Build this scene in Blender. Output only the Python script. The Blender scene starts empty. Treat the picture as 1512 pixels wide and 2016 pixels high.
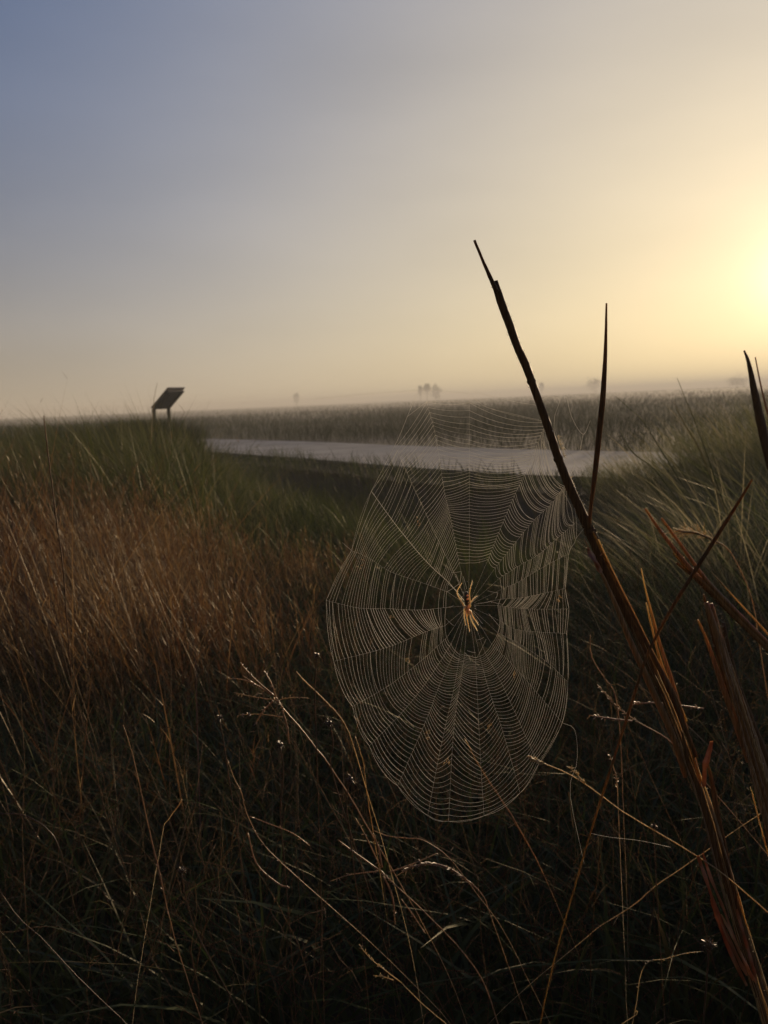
import bpy, math, random
import numpy as np
from mathutils import Vector, noise

random.seed(7)
rng = np.random.default_rng(11)
SC = bpy.context.scene
COL = SC.collection

# ------------------------------------------------------------------ camera
CAM_Z = 0.95
F_PX = 1613.0                      # focal length for the 1512 x 2016 frame
PITCH = math.radians(-7.75)        # looking slightly down
ROLL = math.radians(2.5)
cam_d = bpy.data.cameras.new("camera")
cam = bpy.data.objects.new("camera", cam_d); COL.objects.link(cam)
fw = Vector((0, math.cos(PITCH), math.sin(PITCH)))
rt0 = Vector((1, 0, 0)); up0 = rt0.cross(fw)
rt = rt0 * math.cos(ROLL) - up0 * math.sin(ROLL)
up = up0 * math.cos(ROLL) + rt0 * math.sin(ROLL)
CP = Vector((0, 0, CAM_Z))
from mathutils import Matrix
m = Matrix((rt, up, -fw)).transposed().to_4x4(); m.translation = CP
cam.matrix_world = m
cam_d.sensor_fit = 'VERTICAL'; cam_d.sensor_height = 36.0; cam_d.sensor_width = 27.0
cam_d.lens = F_PX / 2016 * 36.0
cam_d.clip_start = 0.02; cam_d.clip_end = 3000
cam_d.dof.use_dof = True; cam_d.dof.focus_distance = 0.90; cam_d.dof.aperture_fstop = 11.5
SC.camera = cam

# ------------------------------------------------------------------ sun, sky, exposure
SUN_EL = math.radians(6.4); SUN_AZ = math.radians(27.2)      # azimuth from +Y towards +X
sun_dir = Vector((math.sin(SUN_AZ) * math.cos(SUN_EL), math.cos(SUN_AZ) * math.cos(SUN_EL), math.sin(SUN_EL)))
sd = bpy.data.lights.new("sun", 'SUN'); sd.energy = 4.5; sd.angle = math.radians(0.5); sd.color = (1.0, 0.74, 0.46)
so = bpy.data.objects.new("sun", sd); COL.objects.link(so)
so.rotation_euler = (-sun_dir).to_track_quat('-Z', 'Y').to_euler()
W = bpy.data.worlds.new("World"); SC.world = W; W.use_nodes = True
nt = W.node_tree; nt.nodes.clear()
out = nt.nodes.new('ShaderNodeOutputWorld'); bg = nt.nodes.new('ShaderNodeBackground')
sky = nt.nodes.new('ShaderNodeTexSky'); sky.sky_type = 'NISHITA'; sky.sun_disc = False
sky.sun_elevation = SUN_EL; sky.sun_rotation = SUN_AZ
sky.air_density = 1.0; sky.dust_density = 1.0; sky.ozone_density = 3.0
# clear Nishita sky seen through thin morning fog: light the fog droplets scatter is added by
# real direction in the world (height above the horizon, angle from the sun)
def wn(op, a, b=None, vec=False):
    n_ = nt.nodes.new('ShaderNodeVectorMath' if vec else 'ShaderNodeMath'); n_.operation = op
    for i_, v_ in enumerate((a, b)):
        if v_ is None: continue
        if hasattr(v_, 'links'): nt.links.new(v_, n_.inputs[('Scale' if op == 'SCALE' and i_ == 1 else i_)])
        else: n_.inputs[('Scale' if op == 'SCALE' and i_ == 1 else i_)].default_value = v_
    return n_.outputs['Value' if (not vec or op == 'DOT_PRODUCT') else 'Vector']
tcw = nt.nodes.new('ShaderNodeTexCoord'); dirv = tcw.outputs['Generated']
sepw = nt.nodes.new('ShaderNodeSeparateXYZ'); nt.links.new(dirv, sepw.inputs[0])
elev = wn('MAXIMUM', wn('ARCSINE', sepw.outputs[2]), 0.0)
theta = wn('ARCCOSINE', wn('DOT_PRODUCT', dirv, tuple(sun_dir), True))
def expo(x, w_): return wn('EXPONENT', wn('MULTIPLY', x, -1 / math.radians(w_)))
Fh = expo(elev, 12); F1 = expo(elev, 8)
g_ = wn('DIVIDE', theta, math.radians(35)); Gs = wn('EXPONENT', wn('MULTIPLY', wn('MULTIPLY', g_, g_), -1.0)); Hs = expo(theta, 4.5); Ks = expo(theta, 1.8)
c_ = wn('DIVIDE', theta, math.radians(75)); Cs = wn('EXPONENT', wn('MULTIPLY', wn('MULTIPLY', c_, c_), -1.0))
acc = wn('ADD', wn('SCALE', (.38, .255, .03), Fh, True), wn('SCALE', (-.018, .098, .36), Cs, True), True)
acc = wn('ADD', acc, wn('SCALE', (.66, .445, .04), Gs, True), True)
acc = wn('ADD', acc, wn('SCALE', (.12, .05, .0), Hs, True), True)
acc = wn('ADD', acc, wn('SCALE', (1.0, 1.0, .65), Ks, True), True)
cl_sky = wn('SCALE', sky.outputs[0], wn('SUBTRACT', 1.0, F1), True)
nt.links.new(cl_sky, bg.inputs[0]); bg.inputs[1].default_value = 0.05 * .42
bg2 = nt.nodes.new('ShaderNodeBackground'); 
mpw = nt.nodes.new('ShaderNodeMapping'); mpw.inputs['Scale'].default_value = (1.6, 1.6, 5.5); mpw.inputs['Location'].default_value = (2.3, .4, .7); nt.links.new(dirv, mpw.inputs[0])
nzw = nt.nodes.new('ShaderNodeTexNoise'); nzw.inputs['Scale'].default_value = 1.1; nzw.inputs['Detail'].default_value = 5; nzw.inputs['Roughness'].default_value = .45; nt.links.new(mpw.outputs[0], nzw.inputs[0])
acc = wn('SCALE', acc, wn('ADD', .76, wn('MULTIPLY', nzw.outputs[0], .48)), True)      # uneven banks of thin fog
nt.links.new(acc, bg2.inputs[0]); bg2.inputs[1].default_value = 1.0
addw = nt.nodes.new('ShaderNodeAddShader'); nt.links.new(bg.outputs[0], addw.inputs[0]); nt.links.new(bg2.outputs[0], addw.inputs[1])
nt.links.new(addw.outputs[0], out.inputs[0])
SC.view_settings.view_transform = 'Standard'; SC.view_settings.look = 'None'
SC.view_settings.exposure = 0.0; SC.view_settings.gamma = 1.0; SC.view_settings.use_curve_mapping = False
cy = SC.cycles
cy.max_bounces = 5; cy.diffuse_bounces = 3; cy.glossy_bounces = 2; cy.transmission_bounces = 3
cy.volume_bounces = 0; cy.transparent_max_bounces = 8
cy.use_adaptive_sampling = False

# ------------------------------------------------------------------ helpers
def px(x, y, d):
    """photo pixel -> world point at optical depth d"""
    return CP + fw * d + rt * ((x - 756) / F_PX * d) + up * (-(y - 1008) / F_PX * d)

def ground_px(x, y, z=0.0):
    r = fw + rt * ((x - 756) / F_PX) + up * (-(y - 1008) / F_PX)
    return CP + r * ((z - CAM_Z) / r.z)

def tag(o, label=None, cat=None, group=None, kind=None):
    if label: o['label'] = label
    if cat: o['category'] = cat
    if group: o['group'] = group
    if kind: o['kind'] = kind
    return o

def empty(name, loc, label, cat, group=None):
    o = bpy.data.objects.new(name, None); COL.objects.link(o); o.location = loc
    o.empty_display_size = 0.05
    bpy.context.view_layer.update()
    return tag(o, label, cat, group)

class MB:
    def __init__(s): s.v = []; s.f = []; s.r = []
    def add(s, vs, fs, r=0.5):
        b = len(s.v); s.v += [tuple(v) for v in vs]; s.f += [tuple(i + b for i in f) for f in fs]; s.r += [r] * len(vs)
    def tube(s, pts, rad, sides=6, flat=1.0, r=0.5, jitter=0.0, cap=True, fdir=None):
        n = len(pts)
        vs = []
        prev = None
        for i, p in enumerate(pts):
            t = (pts[min(i + 1, n - 1)] - pts[max(i - 1, 0)])
            if t.length < 1e-9: t = Vector((0, 0, 1))
            t.normalize()
            a = (fdir if fdir is not None else (prev if prev is not None else Vector((0, 1, 0.13))))
            a = a - t * a.dot(t)
            if a.length < 1e-4: a = Vector((1, 0, 0)) - t * t.x
            a.normalize(); b = t.cross(a)
            if fdir is None: prev = a
            rr = rad[i] if hasattr(rad, '__len__') else rad
            for k in range(sides):
                q = 2 * math.pi * (k + .25) / sides
                j = 1 + (random.random() - .5) * jitter
                vs.append(p + (a * math.cos(q) * flat + b * math.sin(q)) * rr * j)
        fs = []
        for i in range(n - 1):
            for k in range(sides):
                k2 = (k + 1) % sides
                fs.append((i * sides + k, i * sides + k2, (i + 1) * sides + k2, (i + 1) * sides + k))
        if cap:
            fs.append(tuple(range(sides))[::-1]); fs.append(tuple((n - 1) * sides + k for k in range(sides)))
        s.add(vs, fs, r)
    def box(s, c, ax, ay, az, r=0.5):
        vs = [c + ax * i + ay * j + az * k for i in (-1, 1) for j in (-1, 1) for k in (-1, 1)]
        s.add(vs, [(0, 1, 3, 2), (4, 6, 7, 5), (0, 4, 5, 1), (2, 3, 7, 6), (0, 2, 6, 4), (1, 5, 7, 3)], r)
    def build(s, name, mat, parent=None, smooth=True):
        me = bpy.data.meshes.new(name); me.from_pydata(s.v, [], s.f); me.update()
        at = me.attributes.new('rnd', 'FLOAT', 'POINT'); at.data.foreach_set('value', np.array(s.r, dtype=np.float32))
        if smooth: me.polygons.foreach_set('use_smooth', [True] * len(me.polygons))
        me.materials.append(mat)
        o = bpy.data.objects.new(name, me); COL.objects.link(o)
        if parent is not None:
            o.parent = parent; o.matrix_parent_inverse = parent.matrix_world.inverted()
        return o

def spline(P, n):
    """Catmull-Rom through control tuples -> n samples"""
    P = [np.array(p, float) for p in P]
    if len(P) == 2:
        return [P[0] + (P[1] - P[0]) * i / (n - 1) for i in range(n)]
    Q = [2 * P[0] - P[1]] + P + [2 * P[-1] - P[-2]]
    res = []
    for i in range(n):
        u = i / (n - 1) * (len(P) - 1); k = min(int(u), len(P) - 2); t = u - k
        a, b, c, d = Q[k:k + 4]
        res.append(.5 * ((2 * b) + (-a + c) * t + (2 * a - 5 * b + 4 * c - d) * t * t + (-a + 3 * b - 3 * c + d) * t ** 3))
    return res

def strand(mb, P, d, n=None, sides=6, flat=.6, r=None, jit=.15, d2=None, wob=0.0):
    """control points (x, y, half width in photo pixels) at depth d (to d2) -> tapered stem"""
    n = n or max(6, len(P) * 4)
    S = spline(P, n)
    pts, rad = [], []
    for i, s_ in enumerate(S):
        dd = d if d2 is None else d + (d2 - d) * i / (n - 1)
        pts.append(px(s_[0] + random.gauss(0, wob), s_[1], dd)); rad.append(max(s_[2], .3) / F_PX * dd)
    mb.tube(pts, rad, sides, flat, random.random() if r is None else r, jit, fdir=fw)
    return pts

def fast_mesh(name, V, F4, F3, attrs, mat, parent=None, smooth=False):
    me = bpy.data.meshes.new(name)
    nv = len(V); n4 = len(F4); n3 = len(F3)
    me.vertices.add(nv); me.vertices.foreach_set('co', V.astype(np.float32).ravel())
    loops = np.concatenate([F4.ravel(), F3.ravel()]).astype(np.int32)
    me.loops.add(len(loops)); me.loops.foreach_set('vertex_index', loops)
    me.polygons.add(n4 + n3)
    st = np.concatenate([np.arange(n4) * 4, n4 * 4 + np.arange(n3) * 3]).astype(np.int32)
    me.polygons.foreach_set('loop_start', st)
    me.update(calc_edges=True)
    for k, a in attrs.items():
        at = me.attributes.new(k, 'FLOAT', 'POINT'); at.data.foreach_set('value', a.astype(np.float32))
    me.materials.append(mat)
    o = bpy.data.objects.new(name, me); COL.objects.link(o)
    if parent is not None: o.parent = parent; o.matrix_parent_inverse = parent.matrix_world.inverted()
    return o

def blade_arrays(base, h, w, az, lean, curve, droop, segs=5):
    """flat tapering leaves: base (n,3); az lean direction; lean = sideways reach / height"""
    n = len(h)
    ld = np.stack([np.cos(az), np.sin(az), np.zeros(n)], 1)
    sa = az + np.pi / 2 + rng.normal(0, .9, n)
    sv = np.stack([np.cos(sa), np.sin(sa), rng.normal(0, .15, n)], 1)
    V = []; T = []
    for l in range(segs + 1):
        t = l / segs
        hor = h * lean * ((1 - curve) * t + curve * t * t)
        z = h * (t - droop * t ** 3)
        c = base + ld * hor[:, None]; c[:, 2] += z
        ww = w * (1 - t ** 2.2) * .5 * (0.75 + .25 * min(1, t * 4))
        if l < segs:
            V += [c - sv * ww[:, None], c + sv * ww[:, None]]; T += [np.full(n, t)] * 2
        else:
            V += [c]; T += [np.full(n, 1.0)]
    k = 2 * segs + 1
    V = np.stack(V, 1).reshape(-1, 3); T = np.stack(T, 1).ravel()
    b = (np.arange(n) * k)[:, None]
    F4 = np.concatenate([b + np.array([2 * l, 2 * l + 1, 2 * l + 3, 2 * l + 2])[None] for l in range(segs - 1)], 0) if segs > 1 else np.zeros((0, 4), int)
    F3 = b + np.array([2 * segs - 2, 2 * segs - 1, 2 * segs])[None]
    return V, F4, F3, T, k

def merge(parts):
    Vs, F4s, F3s, Ts, Rs = [], [], [], [], []; o = 0
    for (V, F4, F3, T, k), r in parts:
        Vs.append(V); F4s.append(F4 + o); F3s.append(F3 + o); Ts.append(T); Rs.append(np.repeat(r, k)); o += len(V)
    return np.concatenate(Vs), np.concatenate(F4s), np.concatenate(F3s), {'t': np.concatenate(Ts), 'rnd': np.concatenate(Rs)}

# ------------------------------------------------------------------ materials
def ramp(nt, fac, stops):
    r = nt.nodes.new('ShaderNodeValToRGB')
    e = r.color_ramp.elements
    e[0].position = stops[0][0]; e[0].color = (*stops[0][1], 1)
    e[1].position = stops[1][0]; e[1].color = (*stops[1][1], 1)
    for p, c in stops[2:]:
        x = e.new(p); x.color = (*c, 1)
    nt.links.new(fac, r.inputs[0]); return r

def leaf_mat(name, stops, trans=.4, gloss=.06, rough=.45, patch=2.0):
    """dry or green leaf: diffuse + light passing through + a weak sheen"""
    M = bpy.data.materials.new(name); M.use_nodes = True; nt = M.node_tree; nt.nodes.clear(); N = nt.nodes.new
    o = N('ShaderNodeOutputMaterial'); a = N('ShaderNodeAttribute'); a.attribute_name = 'rnd'
    g = N('ShaderNodeNewGeometry'); nz = N('ShaderNodeTexNoise'); nz.inputs['Scale'].default_value = patch; nz.inputs['Detail'].default_value = 2
    nt.links.new(g.outputs['Position'], nz.inputs['Vector'])
    mx = N('ShaderNodeMath'); mx.operation = 'MULTIPLY_ADD'; mx.inputs[1].default_value = .9; 
    sb = N('ShaderNodeMath'); sb.operation = 'SUBTRACT'; sb.inputs[1].default_value = .5
    nt.links.new(nz.outputs['Fac'], sb.inputs[0]); nt.links.new(sb.outputs[0], mx.inputs[0]); nt.links.new(a.outputs['Fac'], mx.inputs[2])
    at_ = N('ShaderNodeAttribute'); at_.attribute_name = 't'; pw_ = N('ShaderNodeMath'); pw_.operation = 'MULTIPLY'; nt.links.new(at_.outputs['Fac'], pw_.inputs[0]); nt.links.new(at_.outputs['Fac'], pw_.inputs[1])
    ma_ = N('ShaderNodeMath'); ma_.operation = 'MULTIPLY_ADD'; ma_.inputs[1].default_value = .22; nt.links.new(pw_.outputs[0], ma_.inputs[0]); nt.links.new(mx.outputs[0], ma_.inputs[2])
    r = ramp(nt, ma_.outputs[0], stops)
    df = N('ShaderNodeBsdfDiffuse'); tr = N('ShaderNodeBsdfTranslucent'); gl = N('ShaderNodeBsdfGlossy'); gl.inputs['Roughness'].default_value = rough
    gl.inputs['Color'].default_value = (1, .95, .85, 1)
    m1 = N('ShaderNodeMixShader'); m1.inputs[0].default_value = trans; m2 = N('ShaderNodeMixShader'); m2.inputs[0].default_value = gloss
    nt.links.new(r.outputs[0], df.inputs[0]); nt.links.new(r.outputs[0], tr.inputs[0])
    nt.links.new(df.outputs[0], m1.inputs[1]); nt.links.new(tr.outputs[0], m1.inputs[2])
    nt.links.new(m1.outputs[0], m2.inputs[1]); nt.links.new(gl.outputs[0], m2.inputs[2]); nt.links.new(m2.outputs[0], o.inputs[0])
    return M

def stem_mat(name, c1, c2, scale=160, gloss=.08, rough=.4, trans=.1):
    """solid stem: fibres running along it, blotches, faint bump"""
    M = bpy.data.materials.new(name); M.use_nodes = True; nt = M.node_tree; nt.nodes.clear(); N = nt.nodes.new
    o = N('ShaderNodeOutputMaterial'); tc = N('ShaderNodeTexCoord')
    mp = N('ShaderNodeMapping'); mp.inputs['Scale'].default_value = (6, 1, .35); mp.inputs['Rotation'].default_value = (0, math.radians(-22), 0)
    nz = N('ShaderNodeTexNoise'); nz.inputs['Scale'].default_value = scale; nz.inputs['Detail'].default_value = 4
    nt.links.new(tc.outputs['Object'], mp.inputs[0]); nt.links.new(mp.outputs[0], nz.inputs[0])
    r = ramp(nt, nz.outputs['Fac'], [(.36, c1), (.66, c2)])
    bp = N('ShaderNodeBump'); bp.inputs['Strength'].default_value = .35; bp.inputs['Distance'].default_value = .0006
    nt.links.new(nz.outputs['Fac'], bp.inputs['Height'])
    b = N('ShaderNodeBsdfPrincipled'); nt.links.new(r.outputs[0], b.inputs['Base Color']); nt.links.new(bp.outputs[0], b.inputs['Normal'])
    b.inputs['Roughness'].default_value = rough; b.inputs['Specular IOR Level'].default_value = min(1, gloss * 4)
    b.inputs['Subsurface Weight'].default_value = trans; b.inputs['Subsurface Scale'].default_value = .006
    b.inputs['Subsurface Radius'].default_value = (1.0, .72, .45)
    nt.links.new(b.outputs[0], o.inputs[0])
    return M

def noise_mat(name, c1, c2, scale, rough=.9, bump=.3, c3=None):
    M = bpy.data.materials.new(name); M.use_nodes = True; nt = M.node_tree; N = nt.nodes.new
    b = nt.nodes['Principled BSDF']; b.inputs['Roughness'].default_value = rough
    tc = N('ShaderNodeTexCoord'); nz = N('ShaderNodeTexNoise'); nz.inputs['Scale'].default_value = scale; nz.inputs['Detail'].default_value = 8
    nt.links.new(tc.outputs['Object'], nz.inputs[0])
    r = ramp(nt, nz.outputs['Fac'], [(.35, c1), (.65, c2)] + ([(.8, c3)] if c3 else []))
    nt.links.new(r.outputs[0], b.inputs['Base Color'])
    bp = N('ShaderNodeBump'); bp.inputs['Strength'].default_value = bump; nt.links.new(nz.outputs['Fac'], bp.inputs['Height']); nt.links.new(bp.outputs[0], b.inputs['Normal'])
    return M

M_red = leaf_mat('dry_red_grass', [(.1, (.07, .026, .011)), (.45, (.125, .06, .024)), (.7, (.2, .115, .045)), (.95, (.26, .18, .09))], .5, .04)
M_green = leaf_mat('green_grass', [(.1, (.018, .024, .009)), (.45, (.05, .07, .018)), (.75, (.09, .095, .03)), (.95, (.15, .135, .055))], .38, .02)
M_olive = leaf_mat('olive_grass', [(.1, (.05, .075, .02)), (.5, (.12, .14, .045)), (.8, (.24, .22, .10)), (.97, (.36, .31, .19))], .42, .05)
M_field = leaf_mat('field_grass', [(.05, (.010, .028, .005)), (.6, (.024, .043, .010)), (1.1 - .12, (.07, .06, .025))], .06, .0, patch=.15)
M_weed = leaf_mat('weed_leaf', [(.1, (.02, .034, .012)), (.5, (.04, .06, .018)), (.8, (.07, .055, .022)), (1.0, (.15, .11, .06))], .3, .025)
M_stalk = stem_mat('brown_stalk', (.045, .024, .012), (.13, .07, .034), trans=.15, gloss=.04, rough=.6)
M_golden = stem_mat('golden_stalk', (.09, .045, .02), (.27, .15, .068), trans=.42, gloss=.12)
M_redleaf = leaf_mat('torn_red_leaf', [(.1, (.19, .05, .018)), (.6, (.34, .10, .035)), (.95, (.5, .25, .1))], .5, .08, patch=120)
M_seed = stem_mat('pale_seed_stem', (.12, .08, .04), (.36, .26, .14), trans=.4, rough=.6, gloss=.12)
M_purple = stem_mat('purple_seed_stem', (.10, .06, .045), (.26, .17, .12), trans=.22, gloss=.1)
M_darkstem = stem_mat('dark_weed_stem', (.03, .018, .012), (.10, .06, .04), trans=.05)
M_wstem = stem_mat('weed_stem', (.03, .018, .012), (.15, .085, .05), trans=.06, gloss=.02, rough=.8)
M_ground = noise_mat('thatch_soil', (.012, .010, .006), (.035, .028, .015), 3.0, .95, .6, (.03, .04, .015))
M_path = noise_mat('pale_concrete', (.17, .164, .166), (.30, .29, .293), .9, .85, .3)
M_strip = noise_mat('dark_strip', (.012, .013, .016), (.038, .038, .042), 30, 1.0, .8); M_strip.node_tree.nodes['Principled BSDF'].inputs['Specular IOR Level'].default_value = .05
M_signd = noise_mat('dark_sign_metal', (.02, .026, .034), (.032, .04, .05), 12, .85, .05)
M_signp = noise_mat('sign_cover', (.30, .25, .22), (.40, .34, .30), 6, .3, .02)

def silk_mat(name, col, gl_w=.35, rough=.35):
    M = bpy.data.materials.new(name); M.use_nodes = True; nt = M.node_tree; nt.nodes.clear(); N = nt.nodes.new
    o = N('ShaderNodeOutputMaterial'); tr = N('ShaderNodeBsdfTranslucent'); df = N('ShaderNodeBsdfDiffuse'); gl = N('ShaderNodeBsdfGlossy')
    for b in (tr, df, gl): b.inputs[0].default_value = (*col, 1)
    gl.inputs['Roughness'].default_value = rough
    m1 = N('ShaderNodeMixShader'); m1.inputs[0].default_value = .6; m2 = N('ShaderNodeMixShader'); m2.inputs[0].default_value = gl_w
    nt.links.new(df.outputs[0], m1.inputs[1]); nt.links.new(tr.outputs[0], m1.inputs[2]); nt.links.new(m1.outputs[0], m2.inputs[1]); nt.links.new(gl.outputs[0], m2.inputs[2])
    nt.links.new(m2.outputs[0], o.inputs[0]); return M
M_silk = silk_mat('spider_silk', (.95, .92, .85), .2, .55)
M_dew = silk_mat('dew_drop', (.98, .98, .98), .6, .15)

# ------------------------------------------------------------------ setting: ground, path
PZ = .07
far_e = [ground_px(x, y, PZ) for x, y in ((380, 863), (600, 869), (820, 878), (1050, 885), (1290, 890), (1512, 894))]
near_e = [ground_px(x, y, PZ) for x, y in ((380, 887), (600, 902), (820, 921), (1050, 935), (1290, 943), (1512, 948))]
def extend(E):
    a = E[0] + (E[0] - E[1]).normalized() * 45; b = E[-1] + (E[-1] - E[-2]).normalized() * 25
    return [a] + E + [b]
far_e = extend(far_e); near_e = extend(near_e)
NX = np.array([p.x for p in near_e]); NY = np.array([p.y for p in near_e])
def gz(x, y):
    """gentle swell of the far field"""
    d = math.hypot(x, y)
    k = min(1, max(0, (d - 35) / 60)); dt = 0.
    if d < 30 and y > 1:           # shallow ditch added along the path's near side to shade the middle ground
        s_ = float(np.interp(x, NX, NY)) - y
        a_ = min(1, max(0, (s_ - 1.3) / 1.3)); b_ = min(1, max(0, (6.6 - s_) / 1.6)); c_ = min(1, max(0, (x / y + .24) / .12)) * min(1, max(0, (y - 3.2) / 1.2)); 
        dt = -.30 * a_ * a_ * (3 - 2 * a_) * b_ * b_ * (3 - 2 * b_) * c_
    return dt + k * (.35 * noise.noise(Vector((x * .012, y * .012, 3))) + .12 * noise.noise(Vector((x * .05, y * .05, 7))))

g = MB(); R = [0] + [1 + .45 * i for i in range(44)] + [23, 28, 38, 50, 65, 85, 110, 150, 200, 270, 360, 480, 640, 850]
NA = 200
vs = [Vector((0, 0, 0))]
for r_ in R[1:]:
    for a in range(NA):
        x = r_ * math.sin(a / NA * 2 * math.pi); y = r_ * math.cos(a / NA * 2 * math.pi)
        vs.append(Vector((x, y, gz(x, y))))
fs = [(0, 1 + (a + 1) % NA, 1 + a) for a in range(NA)]
for i in range(len(R) - 2):
    for a in range(NA):
        b0 = 1 + i * NA; b1 = b0 + NA; a2 = (a + 1) % NA
        fs.append((b0 + a, b0 + a2, b1 + a2, b1 + a))
g.add(vs, fs); tag(g.build('ground', M_ground), kind='structure')

def strip(near, far, z, name, mat, skirt=None):
    m_ = MB(); n = len(near); vs = []
    for p in near: vs.append(Vector((p[0], p[1], z)))
    for p in far: vs.append(Vector((p[0], p[1], z)))
    fs = [(i, i + 1, n + i + 1, n + i) for i in range(n - 1)]
    if skirt is not None:
        for p in near: vs.append(Vector((p[0], p[1], skirt)))
        for p in far: vs.append(Vector((p[0], p[1], skirt)))
        fs += [(2 * n + i, 2 * n + i + 1, i + 1, i) for i in range(n - 1)]
        fs += [(n + i, n + i + 1, 3 * n + i + 1, 3 * n + i) for i in range(n - 1)]
    m_.add(vs, fs); return m_.build(name, mat, smooth=False)
tag(strip(near_e, far_e, PZ, 'path', M_path, 0.0), kind='structure')
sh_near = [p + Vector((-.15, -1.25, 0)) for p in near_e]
tag(strip(sh_near, near_e, .012, 'path_edge_strip', M_strip), kind='structure')  # plain dark strip along the near edge of the path
print('PATH', [tuple(round(c, 1) for c in p) for p in near_e], [tuple(round(c, 1) for c in p) for p in far_e])
NX = np.array([p.x for p in near_e]); NY = np.array([p.y for p in near_e]); FY = np.interp(NX, [p.x for p in far_e], [p.y for p in far_e])
FX = np.array([p.x for p in far_e]); FYr = np.array([p.y for p in far_e])

# ------------------------------------------------------------------ grass masses (uncountable)
def at_X(X, d):   # ground point under photo column X at depth d (column taken near the horizon)
    return (X - 756) / F_PX * d

def scatter(n, X0, X1, d0, d1, pw=1.0):
    d = np.sqrt(rng.uniform(d0 ** 2, d1 ** 2, n)) if pw == 1.0 else d0 + (d1 - d0) * rng.uniform(0, 1, n) ** pw
    X = rng.uniform(X0, X1, n)
    return X, d, np.stack([at_X(X, d), d, [gz(a, b) for a, b in zip(at_X(X, d), d)]], 1)

def tussocks(nc, nb, X0, X1, d0, d1, hX, hV, w0, w1, r0, r1, spread=(.15, 1.0)):
    """arching leaves fanned out from shared roots"""
    X, d, C = scatter(nc, X0, X1, d0, d1)
    idx = np.repeat(np.arange(nc), nb); n = len(idx); k = rng.uniform(.7, 1.1, nc)[idx]
    az = rng.uniform(0, 6.28, n); B = C[idx] + np.stack([np.cos(az), np.sin(az), np.zeros(n)], 1) * rng.uniform(0, .07, n)[:, None]
    h = np.interp(X, hX, hV)[idx] * k * rng.uniform(.55, 1.05, n)
    rr = np.clip(rng.uniform(r0, r1, nc)[idx] + rng.normal(0, .1, n), 0, 1)
    az = np.where(rng.uniform(0, 1, n) < .35, np.pi + rng.normal(0, .4, n), az)
    return (blade_arrays(B, h, rng.uniform(w0, w1, n), az, rng.uniform(*spread, n), .75, rng.uniform(0, .3, n), 7), rr)

def clump(X, d, s=1.0, seed=0.0):
    return np.array([noise.noise(Vector((at_X(a, b) * s, b * s, seed))) for a, b in zip(X, d)])

# dry red-brown grass on the left
parts = []
X, d, B = scatter(16000, -420, 720, 1.25, 3.9)
cl = clump(X, d, 1.6)
hh = np.interp(X, [-400, 0, 150, 280, 450, 600, 760], [.88, .84, .72, .58, .46, .37, .3]) * (1 + .55 * cl) * rng.uniform(.5, 1.08, len(X))
fine = clump(X, d, 5.5, 41.0); keep = (cl + .5 * fine > -.06 + rng.normal(0, .12, len(X))) & (rng.uniform(0, 1, len(X)) < np.interp(X, [380, 720], [1, .12])) & (rng.uniform(0, 1, len(X)) < np.interp(d, [1.3, 2.0, 2.7], [.02, .10, 1]))
X, d, B, hh, cl = X[keep], d[keep], B[keep], hh[keep], cl[keep]
n = len(X)
ln = np.interp(X, [-400, 100, 400, 760], [.5, .42, .22, .08]) + rng.normal(0, .12, n)
wild = rng.uniform(0, 1, n) < .3; az = np.full(n, math.pi) + rng.normal(0, .5, n) * np.where(wild, 3.2, 1); ln = ln + wild * rng.normal(.1, .25, n)
w = rng.uniform(.0016, .004, n)
rr = np.clip(.35 + .28 * cl + rng.normal(0, .2, n), 0, 1)
parts.append((blade_arrays(B, hh, w, az, ln, .3, .04, 6), rr))
X2, d2, B2 = scatter(3500, -500, 360, 3.8, 7.0); n2 = len(X2)
parts.append((blade_arrays(B2, np.interp(X2, [-500, 150, 360], [.84, .82, .72]) * rng.uniform(.65, 1.04, n2), rng.uniform(.002, .005, n2), np.pi + rng.normal(0, .9, n2), rng.uniform(.1, .6, n2), .4, .05, 5), np.clip(rng.normal(.4, .2, n2), 0, 1)))
# fine spikelets along the upper half of the stems
k = 42000; idx = rng.integers(0, n, k); tt = rng.uniform(.5, .98, k)
hor = hh[idx] * ln[idx] * (.7 * tt + .3 * tt * tt)
SB = B[idx].copy(); SB[:, 0] += np.cos(az[idx]) * hor; SB[:, 1] += np.sin(az[idx]) * hor; SB[:, 2] += hh[idx] * (tt - .04 * tt ** 3)
parts.append((blade_arrays(SB, rng.uniform(.010, .034, k), rng.uniform(.0012, .0026, k), az[idx] + rng.normal(0, 1.2, k), rng.uniform(.2, 1.0, k), .3, 0, 2), np.clip(rr[idx] + .12 + rng.normal(0, .12, k), 0, 1)))
parts.append(tussocks(90, 40, -400, 560, 2.2, 3.9, [-400, 0, 280, 560], [.84, .8, .6, .42], .0018, .004, .2, .9, (.1, .8)))
V, F4, F3, A = merge(parts)
tag(fast_mesh('dry_grass', V, F4, F3, A, M_red), 'reddish brown dry grass leaning left in the left half of the foreground', 'grass', kind='stuff')

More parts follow.
